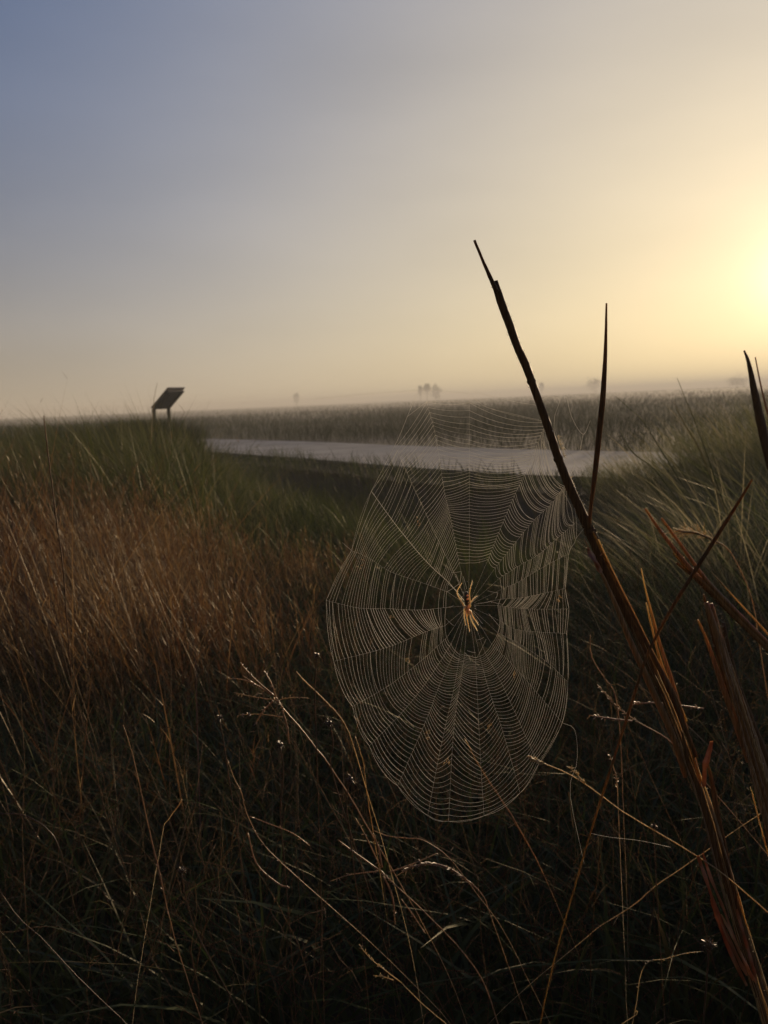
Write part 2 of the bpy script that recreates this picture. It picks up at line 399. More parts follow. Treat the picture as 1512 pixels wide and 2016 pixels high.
# green grass behind it
parts = []
X, d, B = scatter(22000, -500, 760, 4.0, 9.5)
cl = clump(X, d, .8, 4.0)
hh = np.interp(X, [-500, 80, 200, 330, 400, 480, 620, 760], [.97, .98, 1.04, 1.07, .92, .56, .38, .3]) * (1 + .26 * cl) * rng.uniform(.6, 1.02, len(X))
lim = (NY[0:1][0] if False else np.interp(B[:, 0], NX, NY) - 1.9)
keep = (d < lim)
X, d, B, hh, cl = X[keep], d[keep], B[keep], hh[keep], cl[keep]; n = len(X)
parts.append((blade_arrays(B, hh, rng.uniform(.003, .0075, n), np.pi + rng.normal(0, 1.0, n), rng.uniform(.15, .85, n), .7, rng.uniform(0, .22, n), 6), np.clip(.42 + .3 * cl + rng.normal(0, .17, n), 0, 1)))
X, d, B = scatter(420, -450, 560, 3.7, 7.5); n = len(X)
parts.append((blade_arrays(B, np.interp(X, [-450, 330, 560], [.86, .86, .6]) * rng.uniform(.75, 1.12, n), rng.uniform(.004, .009, n), rng.uniform(0, 6.28, n), rng.uniform(.3, 1.1, n), .8, rng.uniform(.1, .45, n), 9), rng.uniform(.7, 1.0, n)))
parts.append(tussocks(130, 48, -450, 420, 3.9, 8.0, [-450, 200, 330, 420], [.93, .98, 1.0, .8], .003, .0075, .1, .95))
parts.append(tussocks(46, 40, 400, 720, 3.6, 6.5, [400, 720], [.62, .42], .003, .007, .1, .9))
# low turf in the middle and on the right in front of the path
X, d, B = scatter(24000, 430, 1800, 3.2, 12.5)
cl = clump(X, d, .9, 9.0)
hh = np.interp(X, [430, 700, 1100, 1300], [.40, .38, .26, .4]) * (1 + .8 * cl) * rng.uniform(.6, 1.1, len(X))
keep = (d < np.interp(B[:, 0], NX, NY) - np.interp(X, [900, 1150], [1.15, .3]))
X, d, B, hh, cl = X[keep], d[keep], B[keep], hh[keep], cl[keep]; n = len(X)
parts.append((blade_arrays(B, hh, rng.uniform(.004, .010, n), np.pi + rng.normal(0, .9, n), rng.uniform(.1, .8, n), .6, rng.uniform(0, .2, n), 4), np.clip(np.interp(X, [430, 600, 1000, 1300], [.3, .2, .2, .35]) + .2 * cl + rng.normal(0, .12, n), 0, 1)))  # shade of the path bank put into the tone of the middle turf
V, F4, F3, A = merge(parts)
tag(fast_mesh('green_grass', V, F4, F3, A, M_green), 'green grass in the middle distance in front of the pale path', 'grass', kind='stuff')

# tall olive grass on the right, reaching the sky line, bent to the left
parts = []
X, d, B = scatter(20000, 1180, 2500, 2.3, 8.0)
cl = clump(X, d, 1.1, 14.0)
hh = np.interp(X, [1180, 1290, 1420, 1600, 2700], [.28, .43, .80, .93, 1.0]) * (1 + .15 * cl) * rng.uniform(.55, 1.06, len(X)) * np.interp(d, [2.3, 4.2, 4.9], [.5, .66, 1.06])
keep = (d < np.interp(B[:, 0], NX, NY) - .3)
X, d, B, hh, cl = X[keep], d[keep], B[keep], hh[keep], cl[keep]; n = len(X)
parts.append((blade_arrays(B, hh, rng.uniform(.0025, .006, n), np.pi + rng.normal(0, .6, n), rng.uniform(.25, .9, n), .45, rng.uniform(0, .12, n), 6), np.clip(.42 + .3 * cl + rng.normal(0, .2, n), 0, 1)))
X, d, B = scatter(1500, 1200, 2100, 2.4, 7.5); n = len(X)
hh = np.interp(X, [1150, 1300, 1450, 2100], [.4, .6, .82, .95]) * rng.uniform(.6, 1.08, n) * np.interp(d, [2.4, 4.0, 4.8], [.75, .85, 1.05])
parts.append((blade_arrays(B, hh, rng.uniform(.003, .0065, n), np.pi + rng.normal(0, .5, n), rng.uniform(.45, 1.0, n), .4, rng.uniform(0, .1, n), 7), rng.uniform(.65, 1, n)))
parts.append(tussocks(120, 46, 1150, 1800, 2.8, 7.5, [1150, 1290, 1450, 1800], [.36, .52, .82, .85], .003, .0065, .3, 1.0, (.2, 1.1)))
V, F4, F3, A = merge(parts)
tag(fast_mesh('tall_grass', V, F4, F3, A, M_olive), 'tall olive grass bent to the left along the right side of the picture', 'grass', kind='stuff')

# sparse weeds standing on the dark strip at the path's near edge

# the field beyond the path, out into the fog
parts = []
def field(n, d0, d1, h0, h1, w0, w1, X0=-700, X1=2300, seed=20.):
    u = rng.uniform(0, 1, n); d = 1 / (1 / d0 + (1 / d1 - 1 / d0) * u)     # even on the picture
    X = rng.uniform(X0, X1, n); B = np.stack([at_X(X, d), d, np.zeros(n)], 1)
    fy = np.interp(B[:, 0], FX, FYr)
    keep = d > fy + .15; X, d, B = X[keep], d[keep], B[keep]
    B[:, 2] = [gz(a, b) for a, b in zip(B[:, 0], B[:, 1])]
    n = len(X); cl = clump(X, d, .12, seed)
    h = rng.uniform(h0, h1, n) * (1 + .5 * cl)
    s_ = np.clip(d / 22, 1, 9)
    parts.append((blade_arrays(B, h, rng.uniform(w0, w1, n) * s_, rng.uniform(0, 6.28, n), rng.uniform(.1, .9, n), .5, rng.uniform(0, .15, n), 3), np.clip(.25 + .35 * cl + rng.normal(0, .13, n), 0, 1)))
field(24000, 9, 24, .35, .66, .005, .011)
field(50000, 20, 60, .2, .5, .004, .009)
field(50000, 35, 400, .15, .5, .005, .014)
X, d, B = scatter(3200, 225, 392, 9.6, 15.5); n = len(X)
parts.append((blade_arrays(B, rng.uniform(.72, .97, n) * np.interp(X, [225, 340, 392], [1, .97, .7]), rng.uniform(.006, .013, n), rng.uniform(0, 6.28, n), rng.uniform(.1, .6, n), .5, .05, 4), np.clip(rng.normal(.4, .2, n), 0, 1)))
X, d, B = scatter(14000, -900, 420, 9, 28); n = len(X)      # left of the path's visible end
keep = (d < np.interp(B[:, 0], NX, NY) - .2) | (d > np.interp(B[:, 0], FX, FYr) + .2)
X, d, B = X[keep], d[keep], B[keep]; n = len(X)
parts.append((blade_arrays(B, rng.uniform(.55, 1.0, n) * np.interp(X, [-900, 0, 330, 385, 420], [.85, .92, .98, .7, .5]), rng.uniform(.008, .016, n), rng.uniform(0, 6.28, n), rng.uniform(.1, .7, n), .5, .05, 3), np.clip(rng.normal(.45, .2, n), 0, 1)))
X = rng.uniform(420, 1250, 1500); gx = rng.uniform(-3.5, 5.5, 1500); gy = np.interp(gx, NX, NY) + rng.normal(-.9, .6, 1500)
kk = gy > 3.5; gx, gy = gx[kk], gy[kk]; n = len(gx); B = np.stack([gx, gy, np.full(n, .01)], 1)
parts.append((blade_arrays(B, rng.uniform(.08, .36, n) * rng.uniform(.4, 1, n), rng.uniform(.005, .012, n), rng.uniform(0, 6.28, n), rng.uniform(.1, .8, n), .5, .05, 3), rng.uniform(.1, .9, n)))
V, F4, F3, A = merge(parts)
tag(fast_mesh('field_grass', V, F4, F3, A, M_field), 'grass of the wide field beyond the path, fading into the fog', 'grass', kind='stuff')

# low tangle of weeds right under the web
parts = []
X, d, B = scatter(30000, -500, 2100, .95, 5.0)
cl = clump(X, d, 2.2, 30.0)
Xw, dw_, Bw = scatter(9000, -500, 2100, .95, 3.4); nw = len(Xw)
parts.append((blade_arrays(Bw, rng.uniform(.08, .34, nw), rng.uniform(.005, .012, nw), rng.uniform(0, 6.28, nw), rng.uniform(.2, 1.6, nw), .6, rng.uniform(0, .4, nw), 5), np.clip(rng.normal(.3, .18, nw), 0, .7)))
hh = np.interp(X, [-500, 300, 700, 1100, 1300, 2100], [.44, .36, .30, .34, .46, .55]) * np.interp(d, [.95, 1.5, 3.6, 5], [.75, 1, .95, .8]) * (1 + .3 * cl) * rng.uniform(.35, 1.08, len(X)); n = len(X)
parts.append((blade_arrays(B, hh, rng.uniform(.0018, .0055, n), rng.uniform(0, 6.28, n), rng.uniform(.1, 1.2, n), .6, rng.uniform(0, .35, n), 6), np.clip(.27 + .3 * cl + rng.normal(0, .2, n), 0, .85)))
parts.append(tussocks(170, 30, -400, 2000, 1.05, 3.4, [-400, 2000], [.34, .38], .002, .006, .05, .6, (.2, 1.4)))
V, F4, F3, A = merge(parts)
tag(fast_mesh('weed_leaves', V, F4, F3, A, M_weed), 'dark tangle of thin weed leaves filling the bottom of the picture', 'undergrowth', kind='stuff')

tw = MB()
for i in range(2300):
    Xc = random.uniform(-300, 1900); dd = random.uniform(.95, 3.3)
    p = Vector((at_X(Xc, dd), dd, 0)); L = random.uniform(.25, .62) * (1.0 if Xc > 1150 or Xc < 300 else .8)
    a = random.uniform(0, 6.28); tl = abs(random.gauss(0, .45)); dr = Vector((math.cos(a) * tl, math.sin(a) * tl, 1)).normalized()
    bend = Vector((random.gauss(0, .5), random.gauss(0, .5), random.gauss(-.25, .25)))
    pts = []
    for k in range(7):
        t = k / 6; pts.append(p + dr * L * t + bend * L * .5 * t * t + Vector((random.gauss(0, .003), random.gauss(0, .003), 0)))
    r0 = random.uniform(.0004, .0013); tw.tube(pts, [r0 * (1 - .65 * k / 6) for k in range(7)], 4, 1, random.random(), 0, False)
    if random.random() < .6:      # side twigs with seed specks
        for q in range(random.randint(2, 7)):
            t = random.uniform(.35, 1); b0 = p + dr * L * t + bend * L * .5 * t * t
            v = (dr * .4 + Vector((random.gauss(0, .7), random.gauss(0, .7), random.gauss(.2, .5)))).normalized() * random.uniform(.015, .06)
            tw.tube([b0, b0 + v * .55 + Vector((0, 0, .004)), b0 + v], [.0006, .0005, .0009 if random.random() < .5 else .0002], 3, 1, random.random(), 0, False)
for i in range(900):
    Xc = random.uniform(-200, 1800); dd = random.uniform(.95, 2.2); c = Vector((at_X(Xc, dd), dd, random.uniform(.06, .27)))
    v = Vector((random.gauss(0, 1), random.gauss(0, 1), random.gauss(0, .8))).normalized() * random.uniform(.012, .06); u = Vector((random.gauss(0, 1), random.gauss(0, 1), random.gauss(0, 1))).normalized() * .006
    r0 = random.uniform(.0003, .0009); tw.tube([c - v, c - v * .3 + u, c + v * .4, c + v + u], [r0 * .6, r0, r0, r0 * .3], 3, 1, random.random(), 0, False)
tag(tw.build('weed_stems', M_wstem, smooth=False), 'thin brown weed stems and twigs tangled low in the foreground', 'undergrowth', kind='stuff')

# ------------------------------------------------------------------ sign by the path
SD = 17.0
s0 = px(301, 805, SD); kx = SD / F_PX
A_ = Vector((.215, .50, 0)); B_ = Vector((.33, 0.02, .35))
sg = empty('information_sign', (s0.x, s0.y, 0), 'dark tilted information sign on two posts in the grass at the left horizon', 'sign')
nrm = A_.cross(B_).normalized()
if nrm.z < 0: nrm = -nrm
f = MB(); f.box(s0 + A_ * .5 + B_ * .5, A_ * .5, B_ * .5, nrm * .02); f.build('panel', M_signd, sg, False)
f = MB(); f.box(s0 + A_ * .5 + B_ * .56 + nrm * .042, A_ * .54, B_ * .58, nrm * .006); f.build('panel_cover', M_signp, sg, False)
for q in (.03, .93):
    f = MB(); b = s0 + A_ * q + B_ * .03
    f.box(Vector((b.x, b.y, b.z / 2 - .01)), Vector((.035, 0, 0)), Vector((0, .035, 0)), Vector((0, 0, b.z / 2 + .0))); f.build('post', M_signd, sg, False)
for q in (.2, .8):
    f = MB(); b0 = s0 + A_ * q + B_ * .06 - nrm * .04; b1 = s0 + A_ * q + B_ * .9 - nrm * .04
    f.tube([b0, b1], .018, 4); f.build('support_bracket', M_signd, sg, False)

# ------------------------------------------------------------------ shrubs in the fog
def shrub(X, ybase, Y, hpx, wpx, label, stemmy=.3):
    top = px(X, ybase - hpx, Y); base = Vector((top.x, top.y, gz(top.x, top.y)))
    H = top.z - base.z; Wd = wpx / F_PX * Y
    e = empty('tree', base, label.replace('shrub', 'tree'), 'tree', 'trees standing far off in the fog'); q_ = Y / 90
    t = MB(); t.tube([base, base + Vector((.02, 0, H * .5)), base + Vector((0, .02, H * .92))], [.05 * q_, .035 * q_, .012 * q_], 5)
    for q in range(7):
        z = H * random.uniform(.3, .7); v = Vector((random.gauss(0, 1), random.gauss(0, 1), 1.4)).normalized() * Wd * .6
        t.tube([base + Vector((0, 0, z)), base + Vector((0, 0, z)) + v], [.02 * q_, .006 * q_], 4)
    t.build('trunk', M_darkstem, e)
    k = 900; u = rng.normal(0, 1, (k, 3)); u /= np.linalg.norm(u, axis=1)[:, None]; u *= rng.uniform(.3, 1, k)[:, None] ** .5
    lump = np.array([1 + 1.1 * noise.noise(Vector(q) * 1.8 + Vector((X, 0, 0))) for q in u])
    C = np.array(base) + np.array([0, 0, H * (stemmy + (1 - stemmy) * .5)]) + u * lump[:, None] * np.array([Wd / 2, Wd / 2, H * (1 - stemmy) * .5])
    ar = blade_arrays(C, rng.uniform(.08, .2, k) * q_, rng.uniform(.03, .07, k) * q_, rng.uniform(0, 6.28, k), rng.uniform(0, 1.5, k), .3, 0, 2)
    V, F4, F3, A = merge([(ar, rng.uniform(.1, .6, k))]); fast_mesh('crown', V, F4, F3, A, M_field, e)
shrub(583, 793, 461, 18, 10, 'slim pale shrub alone on the horizon left of the web', .25)
shrub(827, 777, 409, 15, 7, 'thin shrub on the horizon, leftmost of the small group above the web', .4)
shrub(840, 777, 399, 20, 13, 'top-heavy narrow shrub on the horizon, middle of the small group above the web', .5)
shrub(858, 778, 385, 18, 20, 'broad dark shrub on the horizon, rightmost of the small group above the web', .1)
shrub(1066, 765, 512, 10, 8, 'tiny faint shrub on the horizon just left of the tall brown stalk', .3)
shrub(1170, 765, 470, 20, 28, 'wide faint shrub on the horizon between the two tall stalks', .1)
shrub(1452, 757, 357, 13, 37, 'low wide shrub on the horizon near the right edge', .1)

# ------------------------------------------------------------------ orb web
HUB = (922, 1192)
def wd(x): return .905 - .00034 * (x - 922)
def wp(x, y): return px(x, y, wd(x))
def wpp(x, y, off=0.0):
    return px(x, y, wd(x) + off)
RAD = [  # traced inner -> outer, clockwise from the top
    [(924, 1108), (924, 1000), (924, 900), (924, 793)],
    [(961, 1101), (985, 1041), (1013, 975), (1038, 923), (1061, 867), (1075, 832)],
    [(975, 1118), (1015, 1068), (1050, 1025), (1083, 995), (1101, 971), (1116, 950)],
    [(984, 1138), (1025, 1112), (1060, 1092), (1095, 1062), (1131, 1030)],
    [(988, 1160), (1020, 1146), (1050, 1128), (1085, 1108), (1120, 1090)],
    [(985, 1180), (1030, 1176), (1070, 1168), (1113, 1158)],
    [(980, 1192), (1010, 1196), (1044, 1199), (1120, 1199)],
    [(984, 1222), (1013, 1238), (1055, 1244), (1116, 1247)],
    [(980, 1246), (1005, 1258), (1031, 1273), (1079, 1305), (1118, 1343)],
    [(968, 1268), (1010, 1310), (1050, 1355), (1107, 1423)],
    [(955, 1285), (985, 1340), (1027, 1432), (1060, 1505)],
    [(945, 1292), (960, 1350), (990, 1440), (1024, 1561)],
    [(936, 1294), (939, 1354), (946, 1495), (953, 1606)],
    [(914, 1294), (907, 1340), (893, 1440), (883, 1617)],
    [(905, 1288), (894, 1354), (868, 1470), (842, 1606)],
    [(896, 1280), (865, 1350), (838, 1420), (783, 1547)],
    [(888, 1268), (845, 1335), (798, 1395), (727, 1469)],
    [(880, 1255), (830, 1300), (765, 1350), (694, 1391)],
    [(876, 1232), (838, 1244), (761, 1275), (657, 1302)],
    [(878, 1196), (820, 1201), (760, 1198), (707, 1197), (642, 1182)],
    [(880, 1165), (831, 1147), (768, 1125), (724, 1097), (692, 1084)],
    [(884, 1147), (838, 1104), (783, 1038), (731, 967)],
    [(893, 1125), (866, 1071), (842, 1019), (801, 930), (779, 880)],
    [(904, 1108), (887, 1019), (875, 967), (857, 856), (840, 791)],
]
NR = len(RAD)
K = 46
stp = np.array([1.0] * 36 + list(np.linspace(1.1, 2.3, 9))); t_top = np.concatenate([[0], np.cumsum(stp)]); t_top /= t_top[-1]
t_uni = np.linspace(0, 1, K)
RS = [spline([(a, b) for a, b in r_], 120) for r_ in RAD]
def r_at(i, t):
    S = RS[i]
    u = max(0, min(1, t)) * 119; k = min(int(u), 118); f_ = u - k
    return S[k] * (1 - f_) + S[k + 1] * f_
def t_ring(i, k):
    upn = max(0, -(RAD[i][-1][1] - HUB[1]) / 400.)
    return t_uni[k] * (1 - min(1, upn)) + t_top[k] * min(1, upn)
sector_keep = {0: 1, 1: .85, 2: .72, 3: .66, 4: .66, 5: .7, 6: .74, 7: .82, 8: .95, 16: .95, 17: .86, 18: .8, 19: .76, 20: .76, 21: .86}
sector_sag = {0: .075, 1: .16, 2: .26, 3: .10, 20: -.04, 19: -.02}
web = empty('spider_web', wp(*HUB), 'large round orb web lit pale gold, hung from the tall brown stalk', 'spider web')
tint_r = .000125
rj = np.random.default_rng(5)
ringt = [[t_ring(i, k) + rj.normal(0, .0016) for k in range(K)] for i in range(NR)]
cap_ = MB()
for i in range(NR):
    j = (i + 1) % NR
    kp = sector_keep.get(i, 1.0); sag = sector_sag.get(i, .045)
    for k in range(K):
        if rj.uniform() > kp + (.0 if 0 < k < K - 1 else 1): continue
        kj = k
        if kp < .9 and rj.uniform() < .12: kj = min(K - 1, max(0, k + int(rj.integers(-1, 2))))   # threads that stick together
        a = r_at(i, ringt[i][k]); b = r_at(j, ringt[j][kj]); L = np.linalg.norm(b - a)
        ns = 8; s_ = sag * L * (1 + rj.normal(0, .12)); pts = []
        bulge = rj.normal(0, .0008)
        for q in range(ns + 1):
            t = q / ns; c = a + (b - a) * t; par = 4 * t * (1 - t)
            dirn = (1.0, .8) if i in (1, 2) else (0, 1)
            ob = L * par * ({9: .03, 10: .05, 11: .05, 12: .04, 13: .05, 14: .06, 15: .06, 16: .06, 17: .045, 18: .03, 19: .02, 20: .02, 7: .03, 8: .03}.get(i, 0)); ov = c - np.array(HUB); ov = ov / np.linalg.norm(ov)
            pts.append(wpp(c[0] + s_ * par * (-dirn[0] * .35 if i in (1, 2) else 0) + ov[0] * ob, c[1] + s_ * par + ov[1] * ob, bulge * par))
        cap_.tube(pts, tint_r * rj.uniform(.65, 1.3) * (1.22 if i in (22, 23, 0, 1) else .86 if 8 <= i <= 17 else 1), 4, 1, 0, 0, False)
cap_.build('capture_spiral', M_silk, web)
for i in range(NR):
    m_ = MB(); S = RS[i]; pts = [wp(*S[q]) for q in range(0, 120, 7)]
    inner = np.array(HUB) + (S[0] - np.array(HUB)) * .18; pts = [wp(*inner)] + pts
    m_.tube(pts, tint_r * (.55 if i != 21 else 1.5), 4, 1, 0, 0, False)
    m_.build('radial_thread', M_silk, web)
fr = MB()
oute = [(825, 765)] + [(802, 820), (781, 870), (731, 967), (692, 1084), (642, 1182), (657, 1302), (694, 1391), (727, 1469), (783, 1547), (842, 1606), (883, 1617), (953, 1606), (1024, 1561), (1060, 1505), (1107, 1423), (1118, 1343), (1116, 1247), (1120, 1199), (1113, 1158), (1120, 1090), (1134, 1060), (1133, 1010), (1121, 965)]
fr.tube([wp(*p) for p in spline(oute[:4], 12)], tint_r, 4, 1, 0, 0, False)
fr.tube([wp(*p) for p in oute[3:8]], tint_r * .9, 4, 1, 0, 0, False); fr.tube([wp(*p) for p in spline(oute[7:], 110)], tint_r * .9, 4, 1, 0, 0, False)
fr.build('frame_thread', M_silk, web)
for P in ([(840, 791), (924, 793), (1000, 815), (1077, 832)], [(620, 785), (730, 775), (840, 768), (925, 775)], [(925, 775), (955, 800), (1010, 815), (1075, 830)],
          [(935, 772), (1010, 790), (1070, 800)], [(840, 791), (802, 820)], [(924, 793), (922, 775)],
          [(1107, 1423), (1132, 1438), (1136, 1500), (1122, 1560), (1150, 1700)], [(1134, 1060), (1150, 1040)],
          [(1100, 955), (1118, 985), (1127, 1010), (1131, 1060)], [(1066, 868), (1088, 905), (1106, 935), (1114, 951)], [(1070, 845), (1090, 880), (1112, 905)], [(692, 1084), (674, 1068)],
          [(1060, 780), (1100, 785), (1092, 820), (1090, 862)], [(1114, 775), (1126, 822), (1148, 855), (1162, 828)], [(1148, 855), (1142, 887)],
          [(1110, 880), (1130, 905), (1128, 925), (1113, 950)], [(1160, 1640), (1200, 1648), (1260, 1655), (1320, 1668)]):
    m_ = MB(); m_.tube([wp(*p) for p in spline(P, 14)], tint_r * .9, 4, 1, 0, 0, False); m_.build('anchor_thread', M_silk, web)
hb = MB()
for a, b in (((889, 1127), (908, 1125)), ((908, 1125), (905, 1149)), ((897, 1130), (903, 1145)), ((880, 1148), (903, 1165)), ((878, 1196), (894, 1192)), ((942, 1188), (966, 1184)), ((966, 1184), (990, 1190)), ((903, 1150), (880, 1165)),
             ((960, 1163), (980, 1167)), ((980, 1167), (976, 1178)), ((878, 1218), (893, 1232)), ((907, 1288), (924, 1291)), ((924, 1291), (940, 1295)), ((924, 1291), (926, 1302)), ((915, 1285), (924, 1293)), ((940, 1293), (957, 1258)), ((882, 1285), (905, 1300)),
             ((912, 1135), (919, 1160)), ((932, 1205), (950, 1228)), ((962, 1208), (985, 1235)), ((940, 1260), (952, 1255)), ((936, 1285), (920, 1281))):
    hb.tube([wp(*a), wp((a[0] + b[0]) / 2 + .6, (a[1] + b[1]) / 2 + .8), wp(*b)], tint_r * 1.1, 4, 1, 0, 0, False)
hb.build('hub_threads', M_silk, web)
def ball(m_, c, r_, n=5):
    pts = [c + Vector((0, 0, r_ * math.cos(math.pi * i / n))) for i in range(n + 1)]
    m_.tube(pts, [max(1e-5, r_ * math.sin(math.pi * i / n)) for i in range(n + 1)], 6, 1, .5, 0, False)
for x, y, r_ in ((913, 1166, 1.0), (912, 1168, .8), (911, 1175, .7), (935, 1194, .9), (936, 1198, .8), (913, 1197, .9), (968, 1186, .8), (692, 1084, 1.0), (897, 1136, .8), (932, 1183, .6),
                 (1133, 960, .9), (1138, 968, .7), (1141, 975, 1.), (1147, 985, .8), (1150, 992, .9), (1155, 985, .6), (975, 1180, .6), (920, 1145, .6), (871, 1160, .7), (880, 1165, .6), (930, 1291, .7), (918, 1292, .6)):
    dm = MB(); ball(dm, wp(x, y), r_ * .9 / F_PX); dm.build('dew_drop', M_dew, web)
for q in range(45):
    i = rj.integers(0, NR); p = r_at(i, rj.uniform(0, 1)); dm = MB(); ball(dm, wp(*p), rj.uniform(.25, .55) * .9 / F_PX, 4); dm.build('dew_drop', M_dew, web)
# bits of plant caught in the threads
for (x, y, s_) in ((843, 1446, 7), (963, 1429, 6), (1098, 1180, 5), (822, 1030, 5), (712, 1110, 4), (768, 1215, 6), (880, 1500, 5), (800, 1300, 5), (1010, 1330, 4)):
    m_ = MB()
    for q in range(5):
        a = random.uniform(0, 6.28); c = (x + random.gauss(0, 3), y + random.gauss(0, 4))
        m_.tube([wp(*c), wp(c[0] + math.cos(a) * s_ * .8, c[1] + math.sin(a) * s_)], [.0007, .0003], 4)
    m_.build('caught_debris', M_seed, web)

# ------------------------------------------------------------------ spider (one continuous body)
M_spider = bpy.data.materials.new('spider_skin'); M_spider.use_nodes = True
nt = M_spider.node_tree; nt.nodes.clear(); N = nt.nodes.new
o_ = N('ShaderNodeOutputMaterial'); at = N('ShaderNodeAttribute'); at.attribute_name = 'rnd'
nz = N('ShaderNodeTexNoise'); nz.inputs['Scale'].default_value = 900; tcn = N('ShaderNodeTexCoord'); nt.links.new(tcn.outputs['Object'], nz.inputs[0])
ad = N('ShaderNodeMath'); ad.operation = 'MULTIPLY_ADD'; ad.inputs[1].default_value = .3; nt.links.new(nz.outputs[0], ad.inputs[0]); nt.links.new(at.outputs['Fac'], ad.inputs[2])
rp = ramp(nt, ad.outputs[0], [(.2, (.02, .012, .01)), (.45, (.12, .05, .025)), (.7, (.95, .50, .22)), (1.0, (1.0, .66, .36))])
b_ = N('ShaderNodeBsdfPrincipled'); nt.links.new(rp.outputs[0], b_.inputs['Base Color']); b_.inputs['Roughness'].default_value = .4
b_.inputs['Subsurface Weight'].default_value = .85; b_.inputs['Subsurface Scale'].default_value = .004; b_.inputs['Subsurface Radius'].default_value = (1, .6, .3)
nt.links.new(b_.outputs[0], o_.inputs[0])

spr = empty('spider', wp(921, 1195), 'golden-legged spider hanging head down at the centre of the web', 'spider')
LEGS = [[(915, 1195, 1.7), (908, 1184, 1.7), (902, 1173, 1.3), (900, 1164, 1.0), (909, 1148, .6)],
        [(926, 1194, 1.6), (925.5, 1184, 1.3), (924.5, 1170, 1.1), (926, 1158, .9), (930, 1144, .6)],
        [(925, 1189, 1.2), (932, 1179, .9), (940, 1173.5, .5)],
        [(914, 1192, 1.4), (911, 1187, 1.1), (907, 1178, .7)],
        [(914, 1199, 1.4), (914, 1212, 1.0), (916.5, 1231, .5)],
        [(917, 1203, 1.6), (919, 1215, 1.2), (922, 1230, .9), (925, 1244, .5)],
        [(924, 1209, 1.6), (930, 1225, 1.1), (939.5, 1241, .5)],
        [(927, 1203, 1.6), (932, 1215, 1.1), (941.5, 1229, .5)]]
sv = []; se = []; sr = []; stn = []
def skv(p, r_, t): sv.append(p); sr.append(r_); stn.append(t); return len(sv) - 1
OFF = -.004
bod = [(919, 1164, 1.2, .05), (918, 1168, 3.8, .0), (918, 1175, 5.6, .0), (918.5, 1183, 5.4, .0), (919.5, 1189, 3.2, .1), (920, 1193, 1.9, .4), (920.5, 1197, 4.0, .45), (921.5, 1203, 4.2, .5), (922.5, 1209, 2.3, .5)]
ids = []
for x, y, r_, t in bod:
    ids.append(skv(wpp(x, y, OFF), r_ * .9 / F_PX, t))
    if len(ids) > 1: se.append((ids[-2], ids[-1]))
for L in LEGS:
    root = ids[6] if L[0][1] < 1202 else ids[7]
    S = spline(L, len(L) * 2)
    pv = root
    for q, s_ in enumerate(S):
        arch = -.003 * math.sin(math.pi * q / (len(S) - 1))
        nv = skv(wpp(s_[0], s_[1], OFF + arch + .003 * q / (len(S) - 1)), s_[2] * .78 / F_PX, .72 + .2 * random.random()); se.append((pv, nv)); pv = nv
for sx in (-1, 1):      # palps
    a = skv(wpp(922.5 + sx * 2, 1211, OFF - .001), .8 / F_PX, .7); b = skv(wpp(922.5 + sx * 3, 1215, OFF - .002), .5 / F_PX, .8); se.append((ids[8], a)); se.append((a, b))
me = bpy.data.meshes.new('body'); me.from_pydata([tuple(v) for v in sv], se, []); me.update()
bo = bpy.data.objects.new('body', me); COL.objects.link(bo)
md = bo.modifiers.new('skin', 'SKIN'); md.use_smooth_shade = True
if not me.skin_vertices: bpy.context.view_layer.update()
for i, v in enumerate(me.skin_vertices[0].data): v.radius = (sr[i], sr[i]); v.use_root = (i == ids[6])
sb = bo.modifiers.new('sub', 'SUBSURF'); sb.levels = 1; sb.render_levels = 1
dg = bpy.context.evaluated_depsgraph_get(); me2 = bpy.data.meshes.new_from_object(bo.evaluated_get(dg)); me2.name = 'body'
bo.modifiers.clear(); bo.data = me2
co = np.zeros(len(me2.vertices) * 3); me2.vertices.foreach_get('co', co); co = co.reshape(-1, 3)
SVn = np.array([tuple(v) for v in sv]); nn = np.argmin(((co[:, None] - SVn[None]) ** 2).sum(2), 1)
a_ = me2.attributes.new('rnd', 'FLOAT', 'POINT'); a_.data.foreach_set('value', np.array(stn)[nn].astype(np.float32))
me2.materials.clear(); me2.materials.append(M_spider)
bo.parent = spr; bo.matrix_parent_inverse = spr.matrix_world.inverted()
hr = MB()          # leg hairs
for L in LEGS:
    S = spline(L, 26)
    for q, s_ in enumerate(S):
        for _ in range(3):
            a = random.uniform(0, 6.28); c = wpp(s_[0], s_[1], OFF)
            hr.tube([c, c + (rt * math.cos(a) + up * math.sin(a)) * random.uniform(.0010, .0017)], [.00011, .00004], 3, 1, .9, 0, False)
hr.build('leg_hairs', M_spider, spr)

# ------------------------------------------------------------------ the near stalks, one by one
def stalk(name, label, cat, loc, group=None): return empty(name, loc, label, cat, group)
def G(P, d):    # ground point under the last control point
    p = px(P[-1][0], P[-1][1], d); return Vector((p.x, p.y, 0))

